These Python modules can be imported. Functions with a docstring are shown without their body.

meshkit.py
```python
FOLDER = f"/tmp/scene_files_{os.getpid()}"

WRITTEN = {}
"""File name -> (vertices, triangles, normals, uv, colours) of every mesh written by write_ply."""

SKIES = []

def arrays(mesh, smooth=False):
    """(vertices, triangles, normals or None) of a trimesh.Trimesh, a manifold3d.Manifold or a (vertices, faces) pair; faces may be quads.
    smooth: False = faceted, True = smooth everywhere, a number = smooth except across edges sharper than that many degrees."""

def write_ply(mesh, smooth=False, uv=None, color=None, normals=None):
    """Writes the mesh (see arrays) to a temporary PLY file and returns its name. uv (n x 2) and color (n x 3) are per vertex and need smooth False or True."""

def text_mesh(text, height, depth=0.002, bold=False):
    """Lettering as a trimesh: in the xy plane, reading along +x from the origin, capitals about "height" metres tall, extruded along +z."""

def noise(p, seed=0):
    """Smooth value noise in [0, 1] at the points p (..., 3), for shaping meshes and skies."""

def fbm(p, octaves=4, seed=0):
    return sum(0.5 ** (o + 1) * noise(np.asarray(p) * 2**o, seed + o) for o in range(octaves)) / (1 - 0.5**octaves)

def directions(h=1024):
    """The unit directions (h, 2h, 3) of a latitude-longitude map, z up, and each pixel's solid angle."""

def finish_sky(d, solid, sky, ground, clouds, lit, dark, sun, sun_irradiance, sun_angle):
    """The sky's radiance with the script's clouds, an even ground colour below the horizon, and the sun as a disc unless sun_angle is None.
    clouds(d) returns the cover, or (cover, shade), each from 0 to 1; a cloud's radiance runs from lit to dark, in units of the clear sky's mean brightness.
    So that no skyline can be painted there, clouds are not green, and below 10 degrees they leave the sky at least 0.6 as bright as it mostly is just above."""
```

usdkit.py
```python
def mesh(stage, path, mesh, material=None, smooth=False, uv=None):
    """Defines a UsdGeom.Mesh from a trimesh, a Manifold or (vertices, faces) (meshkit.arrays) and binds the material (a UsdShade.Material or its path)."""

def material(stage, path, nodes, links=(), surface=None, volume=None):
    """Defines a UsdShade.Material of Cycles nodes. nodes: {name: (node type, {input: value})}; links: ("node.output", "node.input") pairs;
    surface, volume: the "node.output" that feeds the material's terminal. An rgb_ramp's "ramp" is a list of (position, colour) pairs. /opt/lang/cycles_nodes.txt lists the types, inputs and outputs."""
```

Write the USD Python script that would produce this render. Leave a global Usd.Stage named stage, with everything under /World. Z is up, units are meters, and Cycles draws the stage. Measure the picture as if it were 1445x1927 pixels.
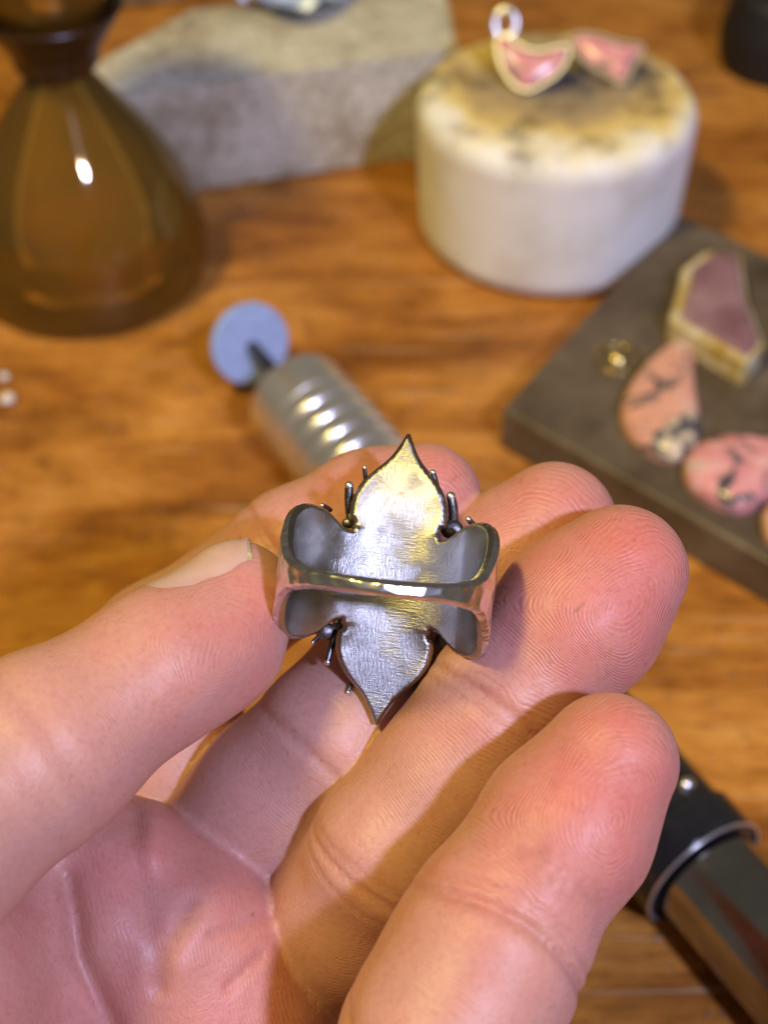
import math, numpy as np, trimesh, usdkit, meshkit, shapely
from shapely.geometry import Polygon, Point
from scipy.spatial import Delaunay, cKDTree
from pxr import Usd, UsdGeom, UsdLux, UsdShade, Sdf, Gf, Vt

stage = Usd.Stage.CreateInMemory()
UsdGeom.SetStageUpAxis(stage, UsdGeom.Tokens.z)
UsdGeom.SetStageMetersPerUnit(stage, 1.0)
UsdGeom.Xform.Define(stage, '/World')
UsdGeom.Scope.Define(stage, '/World/Looks')
rng = np.random.default_rng(7)

# ------------------------------------------------------------------ camera
F, CX, CY = 2900.0, 722.5, 963.5            # focal length and centre in photograph pixels
PITCH, CAMH = math.radians(44.0), 0.235
CAM = np.array([0, 0, CAMH])
RIGHT = np.array([1.0, 0, 0])
UP = np.array([0, math.sin(PITCH), math.cos(PITCH)])
FWD = np.array([0, math.cos(PITCH), -math.sin(PITCH)])
ROT = np.stack([RIGHT, UP, -FWD])           # rows: camera axes in the world
cam = UsdGeom.Camera.Define(stage, '/World/camera')
cam.CreateHorizontalApertureAttr(36.0)
cam.CreateFocalLengthAttr(36.0 * F / 1445)
cam.CreateFStopAttr(29.0)
cam.CreateFocusDistanceAttr(0.161)
cam.CreateExposureAttr(-0.12)
M4 = np.eye(4); M4[:3, :3] = ROT; M4[3, :3] = CAM
cam.AddTransformOp().Set(Gf.Matrix4d(*M4.ravel().tolist()))

def c3(px, py, Z):                          # camera-axes point, millimetres, Z millimetres deep
    return np.array([(px - CX) / F * Z, (CY - py) / F * Z, -Z], float)
def to_world(v):                            # camera-axes millimetres -> world metres
    return np.asarray(v) * 0.001 @ ROT + CAM
def T(px, py, h=0.0):                       # the point at height h (m) seen at a place in the photograph
    d = RIGHT * (px - CX) / F + UP * (CY - py) / F + FWD
    return CAM + d * ((h - CAMH) / d[2])

# ------------------------------------------------------------------ lamps
HOLD = to_world(c3(737, 1090, 160))
def aim(prim, pos, target):
    z = np.asarray(pos) - np.asarray(target); z = z / np.linalg.norm(z)
    x = np.cross([0, 0, 1.0], z); x /= np.linalg.norm(x); y = np.cross(z, x)
    m = np.eye(4); m[0, :3], m[1, :3], m[2, :3], m[3, :3] = x, y, z, pos
    UsdGeom.Xformable(prim).AddTransformOp().Set(Gf.Matrix4d(*m.ravel().tolist()))
WARM_POS = HOLD + 0.80 * np.array([-0.40, -0.12, 0.91])
COOL_POS = HOLD + 0.80 * np.array([0.38, -0.61, 0.695])
l = UsdLux.RectLight.Define(stage, '/World/warm_bench_lamp')
l.CreateWidthAttr(0.17); l.CreateHeightAttr(0.07); l.CreateNormalizeAttr(True)
l.CreateIntensityAttr(2.25); l.CreateColorAttr(Gf.Vec3f(1.0, 0.77, 0.21))
aim(l, WARM_POS, HOLD)
l = UsdLux.DiskLight.Define(stage, '/World/cool_lamp')
l.CreateRadiusAttr(0.03); l.CreateNormalizeAttr(True)
l.CreateIntensityAttr(2.95); l.CreateColorAttr(Gf.Vec3f(0.57, 0.60, 1.0))
aim(l, COOL_POS, HOLD)
l = UsdLux.DomeLight.Define(stage, '/World/room_light')
l.CreateIntensityAttr(0.036); l.CreateColorAttr(Gf.Vec3f(1.0, 0.88, 0.72))

# ------------------------------------------------------------------ materials
def mat(name, nodes, links=(), surface='p.BSDF', volume=None):
    return usdkit.material(stage, '/World/Looks/' + name, nodes, links, surface=surface, volume=volume)
def plain(name, color, rough=0.5, metal=0.0, **kw):
    return mat(name, {'p': ('principled_bsdf', dict(base_color=color, roughness=rough, metallic=metal, **kw))})
def mottled(name, ramp, scale, rough=0.5, metal=0.0, stretch=(1, 1, 1), detail=5, bump=0.0, bscale=None, rot=(0, 0, 0), dist=0.0, brough=0.6, **kw):
    n = {'g': ('geometry', {}), 'm': ('mapping', {'scale': stretch, 'rotation': rot}),
         'n': ('noise_texture', {'scale': scale, 'detail': float(detail), 'roughness': brough, 'distortion': dist}),
         'r': ('rgb_ramp', {'ramp': ramp}), 'p': ('principled_bsdf', dict(roughness=rough, metallic=metal, **kw))}
    k = [('g.position', 'm.vector'), ('m.vector', 'n.vector'), ('n.fac', 'r.fac'), ('r.color', 'p.base_color')]
    if bump:
        n['n2'] = ('noise_texture', {'scale': bscale or scale * 3, 'detail': 5.0, 'roughness': 0.65})
        n['b'] = ('bump', {'distance': bump, 'strength': 1.0})
        k += [('m.vector', 'n2.vector'), ('n2.fac', 'b.height'), ('b.normal', 'p.normal')]
    return mat(name, n, k)

wood = mat('wood', {
    'g': ('geometry', {}),
    'm1': ('mapping', {'scale': (15, 50, 50), 'rotation': (0, 0, -0.10)}),
    'n1': ('noise_texture', {'scale': 1.0, 'detail': 7.0, 'roughness': 0.66, 'distortion': 0.9}),
    'm2': ('mapping', {'scale': (110, 900, 900), 'rotation': (0, 0, -0.10)}),
    'n2': ('noise_texture', {'scale': 1.0, 'detail': 3.0, 'roughness': 0.6}),
    'n3': ('noise_texture', {'scale': 30.0, 'detail': 7.0, 'roughness': 0.75}),
    'm4': ('mapping', {'scale': (14, 420, 420), 'rotation': (0, 0, -0.22)}), 'n4': ('noise_texture', {'scale': 1.0, 'detail': 2.0, 'distortion': 0.3}),
    'm5': ('mapping', {'scale': (20, 600, 600), 'rotation': (0, 0, 0.9)}), 'n5': ('noise_texture', {'scale': 1.0, 'detail': 2.0, 'distortion': 0.3}),
    'n6': ('noise_texture', {'scale': 95.0, 'detail': 6.0, 'roughness': 0.7}),
    'r1': ('rgb_ramp', {'ramp': [(0.30, (0.19, 0.062, 0.008)), (0.45, (0.38, 0.145, 0.020)), (0.58, (0.53, 0.23, 0.040)), (0.75, (0.64, 0.33, 0.09))]}),
    'r2': ('rgb_ramp', {'ramp': [(0.34, (0.58, 0.50, 0.44)), (0.50, (1, 1, 1))]}),
    'r3': ('rgb_ramp', {'ramp': [(0.32, (0.40, 0.36, 0.33)), (0.46, (0.88, 0.86, 0.85)), (0.57, (1, 1, 1)), (0.70, (1.18, 1.28, 1.5))]}),
    'r4': ('rgb_ramp', {'ramp': [(0.66, (0, 0, 0)), (0.72, (1, 1, 1))]}), 'r5': ('rgb_ramp', {'ramp': [(0.69, (0, 0, 0)), (0.74, (1, 1, 1))]}),
    'r6': ('rgb_ramp', {'ramp': [(0.33, (0.35, 0.33, 0.33)), (0.40, (1, 1, 1))]}),
    'mx4': ('math', {'math_type': 'maximum'}), 'sc4': ('math', {'math_type': 'multiply', 'value2': 0.45}),
    'x1': ('mix_color', {'blend_type': 'multiply', 'fac': 0.75, 'use_clamp_result': False}),
    'x2': ('mix_color', {'blend_type': 'multiply', 'fac': 0.9, 'use_clamp_result': False}),
    'x3': ('mix_color', {'blend_type': 'multiply', 'fac': 0.6, 'use_clamp_result': False}),
    'x4': ('mix_color', {'blend_type': 'mix', 'b': (0.62, 0.47, 0.28)}),
    'rr': ('rgb_ramp', {'ramp': [(0.3, (0.34,) * 3), (0.7, (0.55,) * 3)]}),
    'b': ('bump', {'distance': 0.00025, 'strength': 0.8}),
    'p': ('principled_bsdf', {'specular_ior_level': 0.35})},
    [('g.position', f'{m}.vector') for m in ('m1', 'm2', 'n3', 'm4', 'm5', 'n6')] + [(f'm{k}.vector', f'n{k}.vector') for k in (1, 2, 4, 5)] + [(f'n{k}.fac', f'r{k}.fac') for k in (1, 2, 3, 4, 5, 6)] +
    [('r1.color', 'x1.a'), ('r2.color', 'x1.b'), ('x1.result', 'x2.a'), ('r3.color', 'x2.b'), ('x2.result', 'x3.a'), ('r6.color', 'x3.b'), ('r4.color', 'mx4.value1'), ('r5.color', 'mx4.value2'), ('mx4.value', 'sc4.value1'), ('sc4.value', 'x4.fac'), ('x3.result', 'x4.a'),
     ('x4.result', 'p.base_color'), ('n3.fac', 'rr.fac'), ('rr.color', 'p.roughness'), ('n2.fac', 'b.height'), ('b.normal', 'p.normal')])

# skin: ridge phase, ridge strength, redness and grime are fields stored on the hand's mesh
skin = mat('skin', {
    'g': ('geometry', {}),
    'ph': ('attribute', {'attribute': 'phase'}), 'am': ('attribute', {'attribute': 'amp'}),
    'rd': ('attribute', {'attribute': 'red'}), 'cr': ('attribute', {'attribute': 'crease'}),
    'nw': ('noise_texture', {'scale': 420.0, 'detail': 2.0}),
    'wob': ('math', {'math_type': 'multiply_add', 'value2': 0.55}),
    'frq': ('math', {'math_type': 'multiply', 'value2': 2 * math.pi / 0.46}),
    'sin': ('math', {'math_type': 'sine'}),
    'nb': ('noise_texture', {'scale': 420.0, 'detail': 4.0, 'roughness': 0.7}),
    'nbr': ('rgb_ramp', {'ramp': [(0.42, (0.08,) * 3), (0.62, (1,) * 3)]}),
    'am2': ('math', {'math_type': 'multiply'}),
    'rid': ('math', {'math_type': 'multiply'}),
    'np': ('noise_texture', {'scale': 2600.0, 'detail': 4.0, 'roughness': 0.7}),
    'hgt': ('math', {'math_type': 'multiply_add', 'value2': 0.9}),
    'b': ('bump', {'distance': 0.000034, 'strength': 1.0}),
    'vo': ('voronoi_texture', {'feature': 'distance_to_edge', 'scale': 1150.0}), 'vor': ('rgb_ramp', {'ramp': [(0.0, (0,) * 3), (0.22, (1,) * 3)]}), 'hg2': ('math', {'math_type': 'multiply_add', 'value2': 0.35}),
    'nc': ('noise_texture', {'scale': 171.0, 'detail': 6.0, 'roughness': 0.6}),
    'blot': ('math', {'math_type': 'multiply_add', 'value2': 0.6, 'value3': -0.30}),
    'redf': ('math', {'math_type': 'add', 'use_clamp': True}),
    'rc': ('rgb_ramp', {'ramp': [(0.0, (0.49, 0.272, 0.205)), (0.45, (0.50, 0.245, 0.188)), (1.0, (0.51, 0.150, 0.122))]}),
    'vr': ('rgb_ramp', {'ramp': [(0.0, (0.90, 0.85, 0.82)), (0.45, (1, 1, 1)), (1.0, (1.05, 1.06, 1.06))]}),
    'v01': ('math', {'math_type': 'multiply_add', 'value2': 0.5, 'value3': 0.5}),
    'x1': ('mix_color', {'blend_type': 'multiply', 'fac': 1.0, 'use_clamp_result': False}),
    'nf': ('noise_texture', {'scale': 1500.0, 'detail': 4.0, 'roughness': 0.75}), 'nfr': ('rgb_ramp', {'ramp': [(0.28, (0.82, 0.75, 0.72)), (0.46, (0.97, 0.96, 0.96)), (0.72, (1.07, 1.09, 1.10))]}),
    'x0': ('mix_color', {'blend_type': 'multiply', 'fac': 0.8, 'use_clamp_result': False}),
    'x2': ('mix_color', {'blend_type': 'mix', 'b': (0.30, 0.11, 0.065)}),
    'p': ('principled_bsdf', {'roughness': 0.46, 'specular_ior_level': 0.38, 'subsurface_weight': 0.28, 'subsurface_scale': 0.0009, 'subsurface_radius': (1.0, 0.32, 0.18)})},
    [('g.position', 'nw.vector'), ('g.position', 'np.vector'), ('g.position', 'nc.vector'), ('g.position', 'nb.vector'),
     ('nw.fac', 'wob.value1'), ('ph.fac', 'wob.value3'), ('wob.value', 'frq.value1'), ('frq.value', 'sin.value1'),
     ('nb.fac', 'nbr.fac'), ('nbr.color', 'am2.value1'), ('am.fac', 'am2.value2'), ('sin.value', 'rid.value1'), ('am2.value', 'rid.value2'),
     ('np.fac', 'hgt.value1'), ('rid.value', 'hgt.value3'), ('g.position', 'vo.vector'), ('vo.distance', 'vor.fac'), ('vor.color', 'hg2.value1'), ('hgt.value', 'hg2.value3'), ('hg2.value', 'b.height'), ('b.normal', 'p.normal'),
     ('nc.fac', 'blot.value1'), ('blot.value', 'redf.value1'), ('rd.fac', 'redf.value2'), ('redf.value', 'rc.fac'),
     ('rid.value', 'v01.value1'), ('v01.value', 'vr.fac'), ('g.position', 'nf.vector'), ('nf.fac', 'nfr.fac'), ('rc.color', 'x0.a'), ('nfr.color', 'x0.b'), ('x0.result', 'x1.a'), ('vr.color', 'x1.b'),
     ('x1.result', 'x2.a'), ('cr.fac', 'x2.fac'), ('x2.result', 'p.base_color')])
nail_m = mottled('nail', [(0.3, (0.66, 0.31, 0.25)), (0.7, (0.72, 0.39, 0.32))], 150, 0.30, bump=0.00002, bscale=900, subsurface_weight=0.4, subsurface_scale=0.001)
cuticle_m = mottled('nail_grime', [(0.35, (0.30, 0.20, 0.07)), (0.6, (0.62, 0.52, 0.24))], 1200, 0.6, bump=0.0001)

def brushed(name, color, rough, along, fine, bump, hammered=0.0):
    n = {'tc': ('texture_coordinate', {}), 'm': ('mapping', {'scale': along}), 'n': ('noise_texture', {'scale': fine, 'detail': 4.0, 'roughness': 0.7, 'distortion': 0.12}),
         'm2': ('mapping', {'scale': (along[1], along[0], along[2])}), 'n2': ('noise_texture', {'scale': fine * 0.8, 'detail': 4.0, 'roughness': 0.7, 'distortion': 0.2}),
         'msk': ('noise_texture', {'scale': 260.0, 'detail': 2.0}), 'mr': ('rgb_ramp', {'ramp': [(0.40, (0,) * 3), (0.60, (1,) * 3)]}),
         'mx': ('mix_float', {}), 'nt': ('noise_texture', {'scale': 330.0, 'detail': 3.0}),
         'cr': ('rgb_ramp', {'ramp': [(0.3, tuple(c * 0.88 for c in color)), (0.65, color)]}),
         'rr': ('rgb_ramp', {'ramp': [(0.3, (rough * 0.9,) * 3), (0.7, (rough * 1.12,) * 3)]}),
         'b': ('bump', {'distance': bump, 'strength': 1.0}), 'p': ('principled_bsdf', {'metallic': 1.0}),
         'sx': ('separate_xyz', {}), 'ax': ('math', {'math_type': 'absolute'}), 'mk': ('map_range', {'from_min': .0045, 'from_max': .0075, 'to_min': 1.0, 'to_max': .35, 'clamp': True}), 'hm': ('math', {'math_type': 'multiply'}), 'rm': ('math', {'math_type': 'multiply'}), 'rk': ('map_range', {'from_min': .35, 'from_max': 1.0, 'to_min': .72, 'to_max': 1.0})}
    k = [('tc.object', 'm.vector'), ('tc.object', 'm2.vector'), ('tc.object', 'msk.vector'), ('tc.object', 'nt.vector'), ('m.vector', 'n.vector'), ('m2.vector', 'n2.vector'),
         ('msk.fac', 'mr.fac'), ('mr.color', 'mx.fac'), ('n.fac', 'mx.a'), ('n2.fac', 'mx.b'), ('tc.object', 'sx.vector'), ('sx.x', 'ax.value1'), ('ax.value', 'mk.value'), ('mk.result', 'hm.value1'), ('mx.result', 'hm.value2'), ('hm.value', 'b.height'), ('b.normal', 'p.normal'),
         ('nt.fac', 'cr.fac'), ('cr.color', 'p.base_color'), ('nt.fac', 'rr.fac'), ('mk.result', 'rk.value'), ('rr.color', 'rm.value1'), ('rk.result', 'rm.value2'), ('rm.value', 'p.roughness')]
    return mat(name, n, k)
silver = brushed('brushed_silver', (0.42, 0.412, 0.385), 0.31, (1, 0.12, 1), 6500, 0.00009)
silver_band = mat('hammered_silver', {'tc': ('texture_coordinate', {}), 'v': ('voronoi_texture', {'feature': 'smooth_f1', 'scale': 620.0, 'smoothness': 0.25}), 'n': ('noise_texture', {'scale': 900.0, 'detail': 4.0}),
    'r': ('rgb_ramp', {'ramp': [(0.3, (0.62, 0.62, 0.62)), (0.65, (0.78, 0.78, 0.77))]}), 'b': ('bump', {'distance': 0.00020, 'strength': 1.0}), 'p': ('principled_bsdf', {'metallic': 1.0, 'roughness': 0.25})},
    [('tc.object', 'v.vector'), ('tc.object', 'n.vector'), ('v.distance', 'b.height'), ('b.normal', 'p.normal'), ('n.fac', 'r.fac'), ('r.color', 'p.base_color')])
oxidised = mottled('oxidised_silver', [(0.35, (0.10, 0.10, 0.105)), (0.7, (0.28, 0.28, 0.26))], 900, 0.38, 1.0, bump=0.00006, bscale=2500)
bright_silver = plain('bright_silver', (0.90, 0.88, 0.84), 0.34, 1.0)

# ------------------------------------------------------------------ scene helpers
used = {}
def numbered(parent, name):
    k = used.get((parent, name), 0); used[(parent, name)] = k + 1
    return f'{parent}/{name}' + (f'_{k:03d}' if k else '')
def keys(prim, label=None, cat=None, group=None, kind=None):
    for k, v in (('label', label), ('category', cat), ('group', group), ('kind', kind)):
        if v: prim.SetCustomDataByKey(k, v)
def thing(name, label, cat, loc=(0, 0, 0), axes=None, group=None):
    x = UsdGeom.Xform.Define(stage, numbered('/World', name))
    m = np.eye(4); m[3, :3] = loc
    if axes is not None: m[:3, :3] = axes
    x.AddTransformOp().Set(Gf.Matrix4d(*m.ravel().tolist()))
    keys(x.GetPrim(), label, cat, group)
    return str(x.GetPath())
def part(parent, name, mesh, m, smooth=35, label=None):
    p = usdkit.mesh(stage, numbered(parent, name), mesh, m, smooth=smooth)
    keys(p.GetPrim(), label)
    return str(p.GetPath())
def struct(name, mesh, m, kind='structure', smooth=False):
    p = usdkit.mesh(stage, numbered('/World', name), mesh, m, smooth=smooth)
    keys(p.GetPrim(), kind=kind)

def lathe(profile, n=96):
    """profile: (radius, height) pairs about z; ends close on the axis when radius is 0."""
    pr = np.asarray(profile, float); a = np.linspace(0, 2 * np.pi, n, endpoint=False)
    v = np.stack([pr[:, None, 0] * np.cos(a), pr[:, None, 0] * np.sin(a), np.repeat(pr[:, 1, None], n, 1)], -1).reshape(-1, 3)
    i = np.arange(len(pr) - 1)[:, None] * n + np.arange(n); j = np.arange(len(pr) - 1)[:, None] * n + (np.arange(n) + 1) % n
    f = np.concatenate([np.stack([i, j, j + n], -1).reshape(-1, 3), np.stack([i, j + n, i + n], -1).reshape(-1, 3)])
    m = trimesh.Trimesh(v, f, process=False); m.merge_vertices(); m.update_faces(m.nondegenerate_faces()); m.fix_normals()
    return m
def rounded(pr, r=0.0006, n=4):
    """rounds the corners of a lathe profile."""
    pr = [np.array(p, float) for p in pr]; out = [pr[0]]
    for a, b, c in zip(pr, pr[1:], pr[2:]):
        u, w = a - b, c - b; lu, lw = np.linalg.norm(u), np.linalg.norm(w); q = min(r, lu * .45, lw * .45)
        s, e = b + u / lu * q, b + w / lw * q
        for t in np.linspace(0, 1, n): out.append((1 - t) ** 2 * s + 2 * t * (1 - t) * b + t * t * e)
    return out + [pr[-1]]
def frame(z, x=(0, 0, 1)):
    z = np.asarray(z, float); z = z / np.linalg.norm(z); x = np.asarray(x, float); x = x - z * (x @ z); x /= np.linalg.norm(x)
    return np.stack([x, np.cross(z, x), z])
def fill(poly, step):
    """Points and triangles of an even triangulation of a polygon, and each point's distance to the edge."""
    poly = poly if poly.geom_type == 'Polygon' else max(poly.geoms, key=lambda g: g.area)
    x0, y0, x1, y1 = poly.bounds
    gx, gy = np.meshgrid(np.arange(x0, x1, step), np.arange(y0, y1, step * .87)); gx = gx + (np.arange(len(gx)) % 2)[:, None] * step / 2
    g = np.stack([gx.ravel(), gy.ravel()], 1); pts = shapely.points(g); ring = poly.exterior
    g = g[shapely.contains(poly, pts) & (shapely.distance(ring, pts) > step * .55)]
    n = max(int(ring.length / step), 8); e = np.array([ring.interpolate(k / n, normalized=True).coords[0] for k in range(n)])
    p = np.vstack([e, g]); t = Delaunay(p).simplices
    t = t[shapely.contains(poly, shapely.points(p[t].mean(1)))]
    d = p[t]; s = (d[:, 1, 0] - d[:, 0, 0]) * (d[:, 2, 1] - d[:, 0, 1]) - (d[:, 1, 1] - d[:, 0, 1]) * (d[:, 2, 0] - d[:, 0, 0])
    t = t[np.abs(s) > 1e-6 * step * step]; s = s[np.abs(s) > 1e-6 * step * step]; t[s < 0] = t[s < 0][:, ::-1]
    dist = shapely.distance(ring, shapely.points(p)); dist[:n] = 0
    return p, t, dist, n
def two_sided(p, t, n, top, bottom):
    """A closed body from a triangulated outline: top and bottom are n x 3 points that agree on the first n."""
    N = len(p); inner = np.arange(n, N); back = np.arange(N); back[n:] = N + np.arange(N - n)
    m = trimesh.Trimesh(np.vstack([top, bottom[n:]]), np.vstack([t, back[t][:, ::-1]]), process=False)
    return m
def dome(poly, height, edge, base=0.0, step=0.0008, bump=0.0, seed=1, under=0.0003):
    p, t, d, n = fill(poly, step)
    z = base + height * np.sqrt(np.clip(1 - (1 - np.minimum(d / edge, 1)) ** 2, 0, 1))
    if bump: z = z + bump * (meshkit.fbm(np.c_[p / 0.004, p[:, 0] * 0 + seed], 3) - .5) * (d > 0)
    b = np.c_[p, np.where(d > 0, base - under, base)]
    return two_sided(p, t, n, np.c_[p, z], b)
def tube(pts, r, n=10):
    pts = np.asarray(pts, float); r = np.broadcast_to(r, len(pts)); tg = np.gradient(pts, axis=0); tg /= np.linalg.norm(tg, axis=1)[:, None]
    x = np.cross(tg, [0.3, 0.5, 0.81]); x /= np.linalg.norm(x, axis=1)[:, None]; y = np.cross(tg, x); a = np.linspace(0, 2 * np.pi, n, endpoint=False)
    v = (pts[:, None] + r[:, None, None] * (np.cos(a)[:, None] * x[:, None] + np.sin(a)[:, None] * y[:, None])).reshape(-1, 3)
    f = []
    for i in range(len(pts) - 1):
        for j in range(n):
            k = (j + 1) % n; f += [[i * n + j, i * n + k, (i + 1) * n + k], [i * n + j, (i + 1) * n + k, (i + 1) * n + j]]
    v = np.vstack([v, pts[0], pts[-1]]); L = len(v)
    for j in range(n):
        k = (j + 1) % n; f += [[L - 2, k, j], [L - 1, (len(pts) - 1) * n + j, (len(pts) - 1) * n + k]]
    return trimesh.Trimesh(v, f, process=False)
def rbox(size, r, n=3):
    """a box with rounded edges, centred."""
    import manifold3d as mf
    h = np.asarray(size) / 2 - r; s = mf.Manifold.sphere(r, 8 * n)
    return mf.Manifold.batch_hull([s.translate([a * h[0], b * h[1], c * h[2]]) for a in (-1, 1) for b in (-1, 1) for c in (-1, 1)])
#@@BENCH
# ------------------------------------------------------------------ the bench top
g = trimesh.creation.box([1.8, 1.5, 0.03]); g.apply_translation([0, 0.62, -0.015])
struct('workbench_top', g, wood)

#@@HAND
# ------------------------------------------------------------------ the hand (camera-axes millimetres while modelling)
def rcone(p, a, b, r1, r2):
    ba = b - a; l2 = ba @ ba; rr = r1 - r2; a2 = l2 - rr * rr; il2 = 1 / l2
    pa = p - a; y = pa @ ba; z = y - l2; q = pa * l2 - ba * y[:, None]; x2 = np.einsum('ij,ij->i', q, q); y2 = y * y * l2; z2 = z * z * l2
    k = np.sign(rr) * rr * rr * x2
    return np.where(np.sign(z) * a2 * z2 > k, np.sqrt(x2 + z2) * il2 - r2, np.where(np.sign(y) * a2 * y2 < k, np.sqrt(x2 + y2) * il2 - r1, (np.sqrt(x2 * a2 * il2) + y * rr) * il2 - r1))
def smin(a, b, k):
    h = np.maximum(k - np.abs(a - b), 0) / k
    return np.minimum(a, b) - h * h * k * 0.25
def chain(*pts): return [(c3(x, y, z), r) for x, y, z, r in pts]
FINGERS = {
    'index': chain((800, 938, 184, 6.7), (700, 975, 184, 7.8), (560, 1048, 185, 7.9), (310, 1235, 188, 8.8), (340, 1530, 190, 9.0)),
    'middle': chain((1043, 987, 180, 7.3), (975, 1062, 181, 8.5), (850, 1150, 180, 7.9), (628, 1385, 176, 8.4), (410, 1610, 182, 8.8)),
    'ring': chain((1168, 1075, 166, 7.2), (1092, 1158, 166, 8.5), (945, 1325, 166, 7.8), (738, 1606, 167, 8.5), (590, 1830, 181, 9.0)),
    'little': chain((1146, 1435, 151, 6.8), (1062, 1565, 150, 8.1), (955, 1715, 149, 8.0), (835, 1950, 146, 9.0), (640, 2260, 170, 9.5)),
    'thumb': chain((432, 1135, 161.5, 5.6), (310, 1250, 157, 7.5), (70, 1415, 151, 9.2), (-190, 1600, 144, 11.0), (-460, 1730, 141, 13.0)),
}
EXTRA = {'thumb': [(c3(420, 1213, 160.5), 6.3), (c3(458, 1108, 163), 4.2)], 'index': [], 'middle': [(c3(745, 1262, 178), 8.3), (c3(520, 1500, 179), 8.9)],
         'ring': [(c3(866, 1463, 167), 8.2), (c3(668, 1712, 173), 9.1)], 'little': [(c3(905, 1815, 148), 8.7)]}
PALM = chain((150, 1640, 175, 10.0), (318, 1772, 174, 11.0), (405, 1935, 176, 12.0), (420, 2200, 190, 14.0))
PALM2 = chain((60, 1760, 180, 11.0), (150, 1950, 184, 13.0), (60, 2300, 192, 16.0), (-100, 2650, 200, 22.0))
PALM3 = chain((-160, 1850, 158, 12.7), (-190, 2200, 165, 16.0), (-100, 2650, 200, 22.0))
CAMDIR = np.array([0, 0, 1.0])
# joint grooves: finger, joint number, offset along (mm), depth, width, curve
GROOVES = [('ring', 2, 0.4, .40, .5, .02), ('ring', 2, -1.0, .22, .45, .02), ('ring', 3, 0, .34, .5, .015), ('ring', 3, 1.5, .18, .5, .02), ('ring', 3, -2.6, .12, .5, .0),
           ('middle', 2, 0, .3, .7, .02), ('middle', 3, -1.5, .35, .7, .02),
           ('little', 2, -.3, .6, .6, .03), ('little', 2, 1.4, .25, .5, .03), ('little', 3, 0, .6, .6, 0), ('index', 2, 0, .4, .6, .02), ('thumb', 2, 0, .22, 1.3, .0), ('thumb', 2, -3.5, .15, 1.2, .0)]
def finger_sdf(p, name):
    c = FINGERS[name]; d = None
    for (a, r1), (b, r2) in zip(c, c[1:]):
        e = rcone(p, a, b, r1, r2); d = e if d is None else smin(d, e, 3.0)
    for q, r in EXTRA[name]: d = smin(d, np.linalg.norm(p - q, axis=1) - r, 4.0)
    for nm, j, off, dep, w, curve in GROOVES:
        if nm != name: continue
        J, r = c[j]; n = c[j - 1][0] - c[j + 1][0]; n /= np.linalg.norm(n)
        side = np.cross(n, CAMDIR); side /= np.linalg.norm(side)
        pa = p - J; u = pa @ side; t = pa @ n - off + curve * u * u
        face = np.clip((pa @ np.cross(side, n)) / r * 1.2 + .35, 0, 1)
        near = np.clip(2.2 - np.linalg.norm(pa - np.outer(pa @ n, n), axis=1) / r, 0, 1)
        d = d + dep * face * near * np.exp(-(t / w) ** 2) - dep * (.35 if nm in ('ring', 'little') else .15) * face * near * np.exp(-((np.abs(t) - 2.6) / 2.0) ** 2)
    return d
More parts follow.
